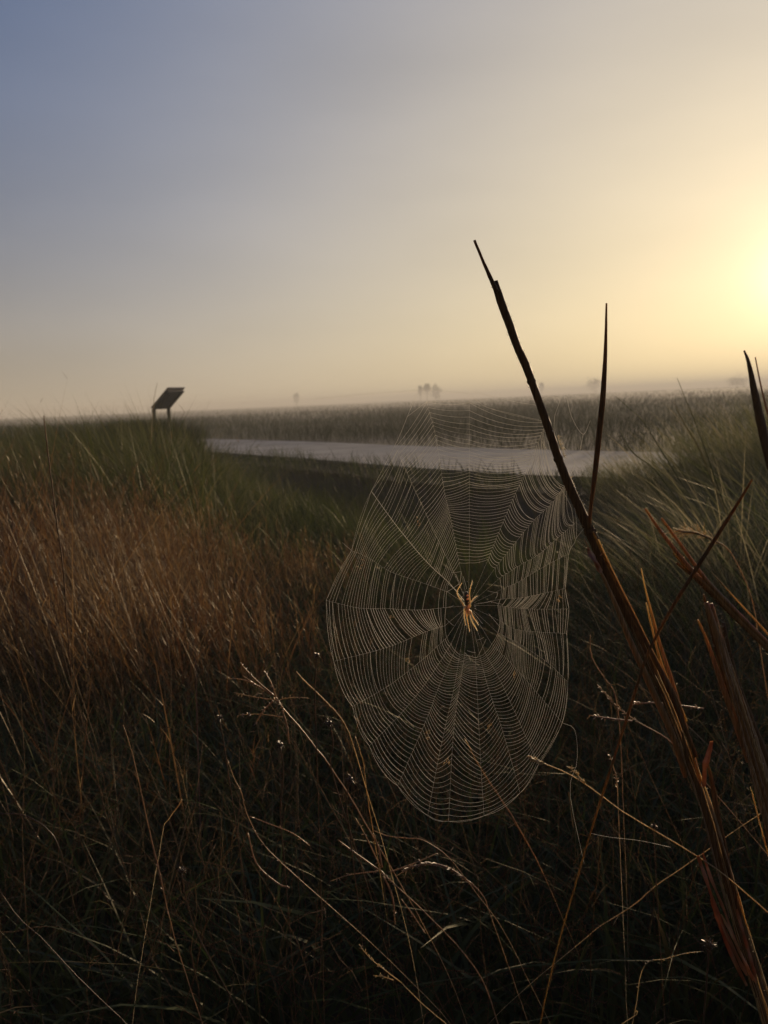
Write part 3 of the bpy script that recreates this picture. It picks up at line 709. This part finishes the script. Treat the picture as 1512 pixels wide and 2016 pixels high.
# tall brown stalk that carries the web
MAIN = [(973, 554, 7.5), (990, 605, 8.5), (1005, 645, 8.2), (1018, 682, 8), (1035, 720, 8.5), (1048, 755, 8), (1068, 810, 8), (1085, 860, 8.5), (1100, 905, 8.5), (1118, 950, 9.5), (1140, 1000, 9.5), (1160, 1043, 11),
        (1185, 1100, 11), (1215, 1165, 12), (1248, 1230, 13), (1282, 1310, 14), (1318, 1390, 15), (1352, 1480, 16), (1388, 1580, 17), (1420, 1690, 18), (1450, 1800, 20), (1480, 1900, 20), (1512, 2010, 20), (1545, 2130, 19), (1575, 2240, 18)]
MAIN = [(a_, b_, w_ * (1 if b_ < 1100 else max(.56, 1 - (b_ - 1100) / 800))) for a_, b_, w_ in MAIN]
D0 = .835
def to_ground(P, d, r_=None):
    """carry a stem on from its last picture point down to the soil"""
    x1, y1, w1 = P[-1]; x0, y0, w0 = P[-2]
    q = px(x1, y1, d); 
    if q.z < .02: return P
    dx = (x1 - x0) / max(1, abs(y1 - y0)); need = q.z / d * F_PX * 1.02
    return P + [(x1 + dx * need * .25, y1 + need * .25, w1 * .6), (x1 + dx * need * .45, y1 + need * .5, w1 * .45), (x1 + dx * need * .7, y1 + need, w1 * .45)]
ms = stalk('grass_stalk', 'thick dark brown stalk leaning left with a snapped tip, tallest plant and carrying the web', 'stalk', G(MAIN, D0))
mb = MB(); strand(mb, to_ground(MAIN, D0), D0, 110, 10, .55, .3, .10); mb.build('culm', M_stalk, ms)
mb = MB(); strand(mb, [(934, 473, 2.6), (950, 512, 3.0), (966, 548, 4.2), (978, 575, 5)], D0 - .004, 14, 8, .7); mb.build('tip', M_stalk, ms)
mb = MB(); strand(mb, [(1194, 597, 1.8), (1192, 690, 3.6), (1187, 780, 5.6), (1179, 860, 5.8), (1171, 935, 5), (1163, 1000, 3.8), (1160, 1040, 4)], D0 - .006, 40, 8, .5, None, .06); mb.build('side_leaf', M_stalk, ms)
for P in ([(1168, 1048, 3), (1196, 1110, 4), (1232, 1185, 5), (1275, 1270, 6), (1325, 1375, 7), (1370, 1490, 7)],
          [(1178, 1062, 2), (1208, 1128, 3), (1246, 1205, 4), (1288, 1290, 4), (1330, 1370, 4), (1352, 1420, 3)],
          [(1150, 1060, 2), (1180, 1120, 4), (1212, 1190, 6), (1240, 1260, 8), (1285, 1360, 9), (1325, 1450, 9), (1350, 1530, 7)],
          [(1262, 1119, 2), (1272, 1165, 2.5), (1285, 1215, 4), (1300, 1270, 5), (1326, 1350, 6), (1352, 1440, 6), (1380, 1540, 5)],
          [(1272, 1186, 2), (1282, 1230, 3), (1300, 1300, 4), (1330, 1380, 4), (1360, 1470, 4)],
          [(1343, 1440, 3), (1355, 1500, 7), (1378, 1560, 8), (1400, 1640, 8), (1412, 1710, 6)],
          [(1392, 1500, 3), (1402, 1540, 6), (1412, 1600, 8), (1430, 1690, 9), (1455, 1800, 8)]):
    P = [(a_, b_, w_ * .72) for a_, b_, w_ in P]
    mb = MB(); strand(mb, P, D0 - .012 - random.uniform(0, .006), None, 7, .45, None, .14); mb.build('leaf_sheath', M_stalk if random.random() < .35 else M_golden, ms)
def torn(P, d, w, parent, mat=None, n=10, name='torn_leaf'):
    """ragged strip of dead leaf: real sheet with a curl"""
    S = spline(P, n); m_ = MB(); vs = []; fs = []
    for i, s_ in enumerate(S):
        c = px(s_[0], s_[1], d + .002 * math.sin(i)); hw = w * (.55 + .55 * random.random()) / F_PX * d * (1 if 0 < i < n - 1 else .5)
        th = Vector(fw) * .0006
        a = rt * hw + fw * hw * .5; 
        vs += [c - a - th, c - fw * hw * .35 - th, c + a - th, c + a + th, c - fw * hw * .35 + th, c - a + th]
    for i in range(n - 1):
        for k in range(6): fs.append((i * 6 + k, i * 6 + (k + 1) % 6, i * 6 + 6 + (k + 1) % 6, i * 6 + 6 + k))
    m_.add(vs, fs, random.uniform(.3, .8)); o = m_.build(name, mat or M_redleaf, parent, False); return o
torn([(1157, 1078), (1166, 1096), (1176, 1112), (1182, 1128)], D0 - .02, 7, ms)
torn([(1182, 1094), (1188, 1088), (1195, 1087)], D0 - .02, 2, ms)
torn([(1401, 1459), (1396, 1480), (1388, 1510), (1386, 1548)], D0 - .02, 8, ms, n=8)
for P in ([(1374, 1685), (1388, 1725), (1410, 1790), (1440, 1860), (1470, 1920)], [(1384, 1680), (1400, 1730), (1425, 1790), (1450, 1860), (1482, 1930)],
          [(1400, 1770), (1420, 1830), (1445, 1890), (1470, 1940)], [(1420, 1800), (1455, 1870), (1488, 1935)], [(1450, 1790), (1470, 1860), (1490, 1930)]):
    torn(P, D0 - .03 - random.uniform(0, .008), random.uniform(3, 5), ms, n=16)
def fibres(P, d, n, y0, y1, w0, w1, parent, prefix='fibre'):
    for q in range(n):
        a = random.uniform(y0, y1 - 120); b = min(y1, a + random.uniform(140, 520)); S = [s_ for s_ in spline(P, 160) if a <= s_[1] <= b]
        if len(S) < 5: continue
        o0 = random.uniform(-1, 1); o1 = o0 + random.uniform(-.35, .35); k = len(S)
        PP = [(s_[0] + (o0 + (o1 - o0) * i / k) * s_[2] * 1.35, s_[1], random.uniform(w0, w1) * min(1, .25 + i / k * 4)) for i, s_ in enumerate(S)][::2]
        m_ = MB(); strand(m_, PP, d - .013 - random.uniform(0, .006), len(PP), 5, .7, None, .15, wob=.35)
        m_.build(prefix, random.choice([M_golden, M_stalk, M_seed, M_purple]), parent)
fibres(MAIN, D0, 26, 1075, 2100, .9, 2.4, ms)
def bristles(P, d, n, y0, y1, parent, off=1.0):
    S = [s_ for s_ in spline(P, 200) if y0 <= s_[1] <= y1]; m_ = MB()
    for q in range(n):
        s_ = random.choice(S); e = s_[2] * random.uniform(.7, 1.15) * random.choice((-1, 1, 1)) * off; L_ = random.uniform(1.5, 5.5) * (1 if e > 0 else -1)
        m_.tube([px(s_[0] + e, s_[1], d - .004), px(s_[0] + e + L_, s_[1] - random.uniform(-1, 4), d - .004 - random.random() * .003)], [.00022, .00008], 3, 1, .5, 0, False)
    m_.build('bristles', M_seed, parent)
    for q in range(max(2, n // 16)):
        s_ = random.choice(S); dm = MB(); ball(dm, px(s_[0] + s_[2] * random.uniform(.6, 1.2), s_[1], d - .006), random.uniform(.0003, .0006), 4); dm.build('dew_drop', M_dew, parent)
bristles(MAIN, D0, 130, 560, 2000, ms)
for y_ in (752, 903, 1046):      # swollen joints
    S_ = min(spline(MAIN, 300), key=lambda q: abs(q[1] - y_)); m_ = MB()
    m_.tube([px(S_[0] - 2.2, S_[1] - 5, D0), px(S_[0] - 1, S_[1] - 2, D0), px(S_[0] + .6, S_[1] + 2, D0), px(S_[0] + 2, S_[1] + 6, D0)], [S_[2] * k_ * D0 / F_PX for k_ in (.9, 1.14, 1.18, .9)], 10, .6, .4, .12, False, fdir=fw); m_.build('stem_joint', M_stalk, ms)
fz = MB()
for q in range(90):
    t = random.random(); x = 1094 + 14 * t; y = 858 + 42 * t
    fz.tube([px(x + 2, y, D0 - .004), px(x + 3 + random.uniform(1, 8), y + random.uniform(-4, 4), D0 - .004 + random.gauss(0, .002))], [.0002, .0001], 3, 1, .5, 0, False)
fz.build('silk_fuzz', M_seed, ms)

def bundle(label, strands, d, mat, cat='stalk', group=None, sides=7, flat=.55, name='broken_stalk', part='strand', ground=True, gj=.006):
    e = stalk(name, label, cat, G(strands[0], d), group)
    for i, P in enumerate(strands):
        mb = MB(); PP = to_ground(P, d) if ground and i == 0 else P
        strand(mb, PP, d - random.uniform(0, gj), None, sides, flat, None, .12); mb.build(part, mat if not isinstance(mat, (list, tuple)) else random.choice(mat), e)
    return e
bundle('thin dark stick slanting up to the right across the leaning golden stalks', [[(1481, 944, 2.2), (1450, 995, 3.2), (1415, 1050, 4), (1372, 1118, 4.2), (1330, 1185, 3.6), (1296, 1245, 3), (1270, 1300, 3), (1245, 1380, 3)]], .80, M_stalk)
bundle('golden brown stalks slanting down to the right edge beneath the thin dark stick', [
    [(1270, 1001, 2.2), (1300, 1045, 3.4), (1355, 1115, 4.5), (1410, 1172, 5.5), (1470, 1235, 6), (1540, 1300, 7)],
    [(1302, 1020, 2.5), (1340, 1072, 3.2), (1385, 1135, 4), (1440, 1195, 5), (1520, 1275, 5)],
    [(1325, 1088, 1.5), (1360, 1128, 2.5), (1410, 1172, 3), (1470, 1230, 3), (1530, 1290, 3)],
    [(1332, 1108, 2.5), (1370, 1140, 3), (1430, 1200, 4), (1500, 1265, 4), (1540, 1310, 4)],
    [(1400, 1125, 1), (1440, 1170, 1.6), (1500, 1235, 2), (1540, 1280, 2)]], .84, [M_golden, M_golden, M_stalk])
bundle('stout golden stalks with broken square tops rising from the lower right edge', [
    [(1390, 1186, 5), (1408, 1240, 7), (1432, 1320, 9), (1460, 1400, 13), (1485, 1480, 15), (1512, 1580, 17), (1540, 1700, 18)],
    [(1400, 1188, 4), (1420, 1260, 6), (1445, 1340, 7), (1475, 1430, 8), (1505, 1530, 8)],
    [(1424, 1226, 4), (1436, 1290, 6), (1455, 1360, 8), (1490, 1450, 9), (1530, 1550, 9)],
    [(1374, 1220, 2), (1392, 1262, 3), (1412, 1320, 5), (1440, 1400, 6), (1475, 1500, 6)],
    [(1385, 1170, 2), (1398, 1225, 4), (1415, 1290, 5), (1440, 1370, 5)]], .86, [M_golden, M_golden, M_stalk])
bundle('dark out-of-focus stalk tapering upward at the right edge', [[(1465, 690, 1.8), (1474, 715, 4), (1484, 765, 7), (1496, 825, 9), (1512, 890, 10), (1535, 970, 11), (1560, 1060, 11)]], 1.7, M_stalk)
bundle('hair-thin blurred stem against the sky at the far right edge', [[(1487, 703, 1.2), (1496, 750, 1.6), (1508, 800, 2), (1525, 860, 2.4), (1550, 960, 2.6)]], 1.9, M_golden)

B3 = [o for o in bpy.data.objects if str(o.get('label', '')).startswith('stout golden stalks')][0]
fibres([(1400, 1190, 12), (1425, 1300, 14), (1455, 1400, 16), (1482, 1500, 20), (1512, 1610, 24), (1545, 1740, 24)], .86, 16, 1195, 1740, .9, 2.2, B3)
bristles([(1400, 1190, 12), (1425, 1300, 14), (1455, 1400, 16), (1482, 1500, 20), (1512, 1610, 24)], .85, 90, 1190, 1600, B3)
B2_ = [o for o in bpy.data.objects if str(o.get('label', '')).startswith('golden brown stalks slanting')][0]
bristles([(1270, 1001, 2.2), (1300, 1045, 4), (1355, 1115, 7), (1410, 1172, 10), (1470, 1235, 12), (1540, 1300, 14)], .84, 80, 1001, 1290, B2_)
def seeds_along(mb, P, d, n, size=4, spread=.9, t0=0., t1=1.):
    S = spline(P, 60)
    for q in range(n):
        t = t0 + (t1 - t0) * random.random(); i = min(58, int(t * 59)); s_ = S[i]; tn = S[i + 1] - S[i]; tn = tn[:2] / (np.linalg.norm(tn[:2]) + 1e-6)
        a = random.gauss(0, spread); v = np.array([-tn[0] * math.cos(a) + tn[1] * math.sin(a), -tn[1] * math.cos(a) - tn[0] * math.sin(a)]) * size * random.uniform(.5, 1.2)
        c = px(s_[0], s_[1], d); e_ = px(s_[0] + v[0], s_[1] + v[1], d + random.gauss(0, .003)); mid = (c + e_) / 2
        mb.tube([c, mid, e_], [.0003, .0007, .00015], 4, 1, .6, 0, False)

def seed_stem(label, P, d, mat=None, seeds=None, br=(), cat='seed stem', group=None, name='seed_stem', sides=5):
    e = stalk(name, label, cat, G(P, d), group); P = [(a_, b_, w_ * .62) for a_, b_, w_ in P]
    mb = MB(); strand(mb, to_ground(P, d), d, None, sides, .9, None, .1, wob=.35); mb.build('stem', mat or M_seed, e)
    if seeds:
        mb = MB(); seeds_along(mb, P, d, *seeds)
        for b in br: seeds_along(mb, b, d, max(6, seeds[0] // 3), seeds[1])
        mb.build('seed_head', mat or M_seed, e)
    for b in br:
        mb = MB(); strand(mb, b, d, None, sides, .9, None, .1); mb.build('branch', mat or M_seed, e)
    return e
seed_stem('long pale golden seed stem sloping down to the right beneath the web', [(1045, 1492, .8), (1070, 1503, 1.6), (1110, 1519, 1.8), (1150, 1542, 1.8), (1190, 1571, 1.8), (1228, 1599, 1.9), (1290, 1636, 2.0), (1350, 1672, 2.2), (1425, 1722, 2.2), (1512, 1797, 2.2), (1560, 1840, 2.2)],
          .80, M_seed, (60, 9, .5, 0, .12), ([(1122, 1512, 1), (1135, 1524, 1), (1152, 1543, 1.4)],))
seed_stem('straight bright straw left of the web with a blunt upper end', [(583, 1322, 1.6), (602, 1343, 2), (622, 1362, 2.2), (645, 1385, 2.2), (668, 1409, 2), (690, 1450, 1.6), (705, 1500, 1.4)], 1.0, M_seed)
seed_stem('green seed stem topped by a burst of purple finger spikes left of the web', [(540, 1370, 1.4), (560, 1398, 2), (590, 1432, 2.2), (620, 1470, 2.2), (646, 1503, 2.2), (690, 1570, 2.2), (730, 1640, 2.2)], 1.0, M_purple, (30, 6, .6, 0, .2),
          ([(475, 1308, .7), (505, 1340, 1.5), (540, 1370, 1.8)], [(478, 1330, .7), (510, 1352, 1.6), (535, 1368, 1.6)], [(445, 1335, .6), (485, 1340, 1.2), (530, 1364, 1.5)], [(503, 1425, 1), (520, 1398, 1.5), (538, 1380, 1.5)],
           [(460, 1363, .6), (500, 1372, .8), (545, 1378, 1)], [(570, 1465, 1.2), (565, 1430, 1.8), (556, 1398, 1.8)], [(520, 1320, .8), (534, 1345, 1.4), (542, 1368, 1.4)], [(605, 1374, .6), (575, 1373, .8), (550, 1378, 1)], [(470, 1408, .6), (510, 1406, .8), (560, 1412, 1)]))
seed_stem('seed stem with reddish spreading spikes beneath the lowest threads of the web', [(748, 1712, 1.4), (770, 1735, 1.8), (800, 1762, 2), (840, 1800, 2), (880, 1840, 2), (920, 1885, 2), (955, 1940, 2), (980, 2016, 2)], .95, M_purple, (24, 6, .6, 0, .2),
          ([(665, 1653, .7), (700, 1680, 1.6), (745, 1712, 1.8)], [(735, 1640, .7), (745, 1670, 1.8), (752, 1708, 1.8)], [(755, 1725, 1.6), (772, 1765, 2), (778, 1820, 1)], [(790, 1770, 1), (812, 1800, 1.4), (838, 1838, .6)],
           [(650, 1735, .6), (690, 1722, 1), (745, 1715, 1.4)], [(860, 1680, .6), (815, 1700, 1.2), (765, 1718, 1.5)], [(700, 1610, .6), (722, 1650, 1.2), (748, 1705, 1.4)]))
seed_stem('pale kinked stem running right from below the web', [(735, 1635, 1), (765, 1646, 1.6), (800, 1650, 1.8), (835, 1655, 1.6), (885, 1690, 1.4), (935, 1755, 1.3), (990, 1830, 1.0), (1050, 1950, .9)], .97, M_purple)
seed_stem('thin seed stem near the bottom centre with reddish buds at its tip', [(709, 1862, .7), (730, 1888, 1.3), (760, 1912, 1.6), (790, 1935, 1.7), (830, 1975, 1.7), (880, 2018, 1.7), (920, 2060, 1.7)], .86, M_seed, (26, 7, .7, 0, .35), ([(735, 1921, .8), (755, 1923, 1), (775, 1930, 1.3)],))
seed_stem('tall straight reddish stem in the lower left', [(243, 1427, 1), (262, 1490, 1.5), (280, 1570, 1.7), (297, 1650, 2.2), (312, 1710, 3.4), (325, 1770, 1.8), (345, 1850, 1.7), (370, 1930, 1.6), (400, 2020, 1.6)], 1.0, M_purple, (10, 8, .3, .5, .7))
seed_stem('green stem slanting down across the bottom left corner', [(0, 1755, 1.2), (40, 1810, 1.6), (85, 1850, 1.7), (140, 1910, 1.8), (190, 1960, 1.9), (245, 2012, 1.9), (280, 2050, 1.9)], .82, M_darkstem)
seed_stem('short bright straw fragment catching the sun in the lower left', [(358, 1574, 2.4), (347, 1592, 2), (330, 1615, 1), (322, 1630, .6), (310, 1700, .6)], 1.0, M_seed)
seed_stem('curved pale blade arching in from the left edge low down', [(-30, 1604, 1.4), (10, 1602, 1.8), (50, 1606, 2.2), (90, 1630, 2.4), (115, 1665, 2), (135, 1740, 1.2)], 1.05, M_darkstem)
seed_stem('wiry curved stem pair left of centre in the dark lower tangle', [(448, 1495, .9), (462, 1535, 1.2), (475, 1558, 1.4), (485, 1600, 1.5), (510, 1650, 1.6), (545, 1690, 1.6), (600, 1740, 1.6)], .97, M_purple, (14, 5, .8, 0, 1), ([(492, 1607, 1), (530, 1622, 1.2), (575, 1640, 1.2), (610, 1665, 1)], [(488, 1640, 1.2), (505, 1700, 1.6), (545, 1738, 1.8), (570, 1748, 1.4)]))
seed_stem('drooping feathery plume arching over below the web', [(780, 1725, .8), (810, 1707, 2), (845, 1700, 3), (880, 1708, 3.6), (915, 1730, 3.4), (950, 1762, 2), (965, 1800, 1.4), (1000, 1900, 1.4)], .98, M_purple, (120, 10, .35, .1, .65))
seed_stem('faint brown stem crossing behind the lower right of the web', [(915, 1453, .8), (945, 1510, 1.6), (985, 1572, 2.4), (1010, 1610, 2.6), (1060, 1700, 1.8), (1100, 1790, 1.5)], 1.15, M_golden)
seed_stem('pale bristly twig standing right of the web bottom', [(1201, 1488, .8), (1208, 1510, 1.5), (1214, 1535, 1.6), (1216, 1565, 1.4), (1222, 1700, .8)], .9, M_purple, (20, 6, 1.0, 0, .7))
seed_stem('curled pale stem arching just right of the web', [(1163, 1250, 1), (1162, 1275, 1.8), (1168, 1300, 1.8), (1190, 1335, 1.8), (1212, 1370, 1.8), (1222, 1460, 1.5), (1226, 1560, 1.4)], 1.15, M_purple)
seed_stem('feathery seed stem reaching left behind the main stalk', [(1180, 1352, .8), (1200, 1375, 1.6), (1225, 1400, 1.6), (1262, 1425, 2), (1320, 1460, 2), (1380, 1530, 1.8)], 1.1, M_purple, (60, 9, .4, 0, .6), ([(1160, 1408, .8), (1195, 1414, 1.8), (1245, 1420, 2)], [(1240, 1388, .8), (1290, 1384, 1.8), (1385, 1395, 1.6)]))
seed_stem('thin bright straw standing beneath the left of the web', [(700, 1450, .6), (715, 1500, 1), (722, 1560, 1.2), (735, 1640, 1.2)], 1.2, M_golden)
seed_stem('slender pale stem with a hooked top near the lower right corner', [(1248, 1995, .6), (1254, 1990, 1.2), (1252, 1998, 1), (1225, 2016, 1.2), (1180, 2050, 1.2)], .85, M_seed)
seed_stem('straight pale stem crossing low behind the main stalk toward the right edge', [(1500, 1600, 1), (1440, 1640, 1.4), (1370, 1690, 1.5), (1290, 1745, 1.7), (1250, 1780, 1.8), (1180, 1825, 1.6), (1150, 1850, 1.4)], 1.05, M_seed)
seed_stem('long horizontal bristly twig in the lower right', [(1385, 1873, .8), (1350, 1877, 1.3), (1310, 1888, 1.3), (1268, 1902, 1.1), (1250, 1990, 1.2)], .92, M_seed, (16, 4, 1., 0, 1))
seed_stem('pale blurred grass head catching light right of the main stalk', [(1330, 1045, 2), (1370, 1050, 4), (1400, 1062, 4), (1440, 1090, 2), (1480, 1180, 2), (1500, 1300, 2)], 1.5, M_seed, (70, 26, .5, 0, .5))
seed_stem('tall fine stem left of centre reaching the horizon grass', [(86, 818, 1.4), (93, 880, 2), (103, 960, 2.2), (112, 1030, 2.4), (122, 1100, 2.4), (130, 1200, 2.4)], 1.6, M_stalk)
seed_stem('tall blurred thin stem standing up left of the sign', [(310, 752, .5), (305, 775, .7), (301, 810, .9), (296, 880, 1)], 6.5, M_seed)
for i, (P, lb) in enumerate((([(1212, 780, 1.2), (1240, 805, 1.8), (1268, 832, 2.2), (1310, 900, 2.6)], 'long blurred leaf rising from the right-hand grass nearest the slim stalk'),
          ([(1333, 744, 1), (1350, 785, 1.6), (1372, 840, 2.4), (1400, 920, 3)], 'long blurred leaf rising highest above the horizon on the right'),
          ([(1327, 790, 1.6), (1345, 830, 2.4), (1375, 880, 3), (1400, 940, 3)], 'pale blurred leaf standing against the far field on the right'),
          ([(1222, 848, 2), (1245, 890, 3), (1290, 925, 3), (1330, 980, 3)], 'blurred grass leaf tip crossing the right end of the path'))):
    P = [(a_, b_, w_ * .7) for a_, b_, w_ in P]
    seed_stem(lb, P, 2.6, M_olive, name='reed', cat='reed')

# dried flower heads on dark stems
def flower(label, x, y, rpx, d, P):
    e = stalk('dried_flower', label, 'dried flower', G(P, d), 'dried flower heads in the tangle')
    mb = MB(); strand(mb, to_ground(P, d), d, None, 5, 1, None, .1); mb.build('stem', M_darkstem, e)
    mb = MB(); c = px(x, y, d); r_ = rpx / F_PX * d; ball(mb, c, r_ * .55)
    for q in range(34):
        v = Vector((random.gauss(0, 1), random.gauss(0, 1), random.gauss(.3, 1))).normalized() * r_ * random.uniform(.8, 1.25)
        mb.tube([c, c + v * .6, c + v + Vector((0, 0, -r_ * .15))], [r_ * .10, r_ * .10, r_ * .04], 4, 1, random.random(), 0, False)
    mb.build('flower_head', M_darkstem, e)
flower('dark dried flower head at the left edge of the web on a bare upright stem', 624, 1290, 9, .96, [(624, 1294, 1.6), (621, 1330, 1.6), (620, 1380, 1.5), (622, 1440, 1.4)])
flower('spiky dried flower head below the straight bright straw', 648, 1424, 11, .98, [(650, 1428, 1.5), (656, 1465, 1.5), (650, 1500, 1.5), (665, 1560, 1.5), (690, 1640, 1.5)])
flower('dried flower head left of the purple finger spikes', 432, 1413, 8, 1.0, [(432, 1416, 1.3), (440, 1460, 1.3), (452, 1540, 1.3)])
flower('dried flower head under the purple finger spikes', 552, 1466, 10, 1.0, [(552, 1470, 1.3), (558, 1520, 1.3), (552, 1600, 1.3), (560, 1700, 1.3)])
flower('dried flower head with bright bracts beneath the lower left of the web', 690, 1535, 11, .95, [(688, 1540, 1.4), (682, 1580, 1.4), (690, 1650, 1.4)])
flower('small dark seed ball perched on the long pale golden seed stem', 1287, 1627, 8, .80, [(1287, 1630, 1.0), (1290, 1700, 1.0), (1296, 1800, 1.2)])
flower('dark burst of dried bracts near the bottom right', 1396, 1862, 15, .93, [(1396, 1866, 1.6), (1392, 1920, 1.6), (1386, 2000, 1.6)])
flower('pale papery flower head in the lower left beside the tall reddish stem', 358, 1714, 9, 1.0, [(358, 1718, 1.0), (364, 1760, 1.2), (385, 1830, 1.3), (420, 1900, 1.3), (450, 1955, 1.3)])

# ------------------------------------------------------------------ morning fog
hz = MB(); hz.box(Vector((0, 0, 1.4)), Vector((900, 0, 0)), Vector((0, 900, 0)), Vector((0, 0, 3.2)))
M_hz = bpy.data.materials.new('fog'); M_hz.use_nodes = True; nt = M_hz.node_tree; nt.nodes.clear()
o_ = nt.nodes.new('ShaderNodeOutputMaterial'); pv = nt.nodes.new('ShaderNodeVolumePrincipled')
pv.inputs['Color'].default_value = (.93, .92, .90, 1); pv.inputs['Density'].default_value = .0040; pv.inputs['Anisotropy'].default_value = .10
nt.links.new(pv.outputs[0], o_.inputs['Volume'])
tag(hz.build('haze', M_hz, smooth=False), 'thin morning fog lying over the field', 'fog', kind='stuff')
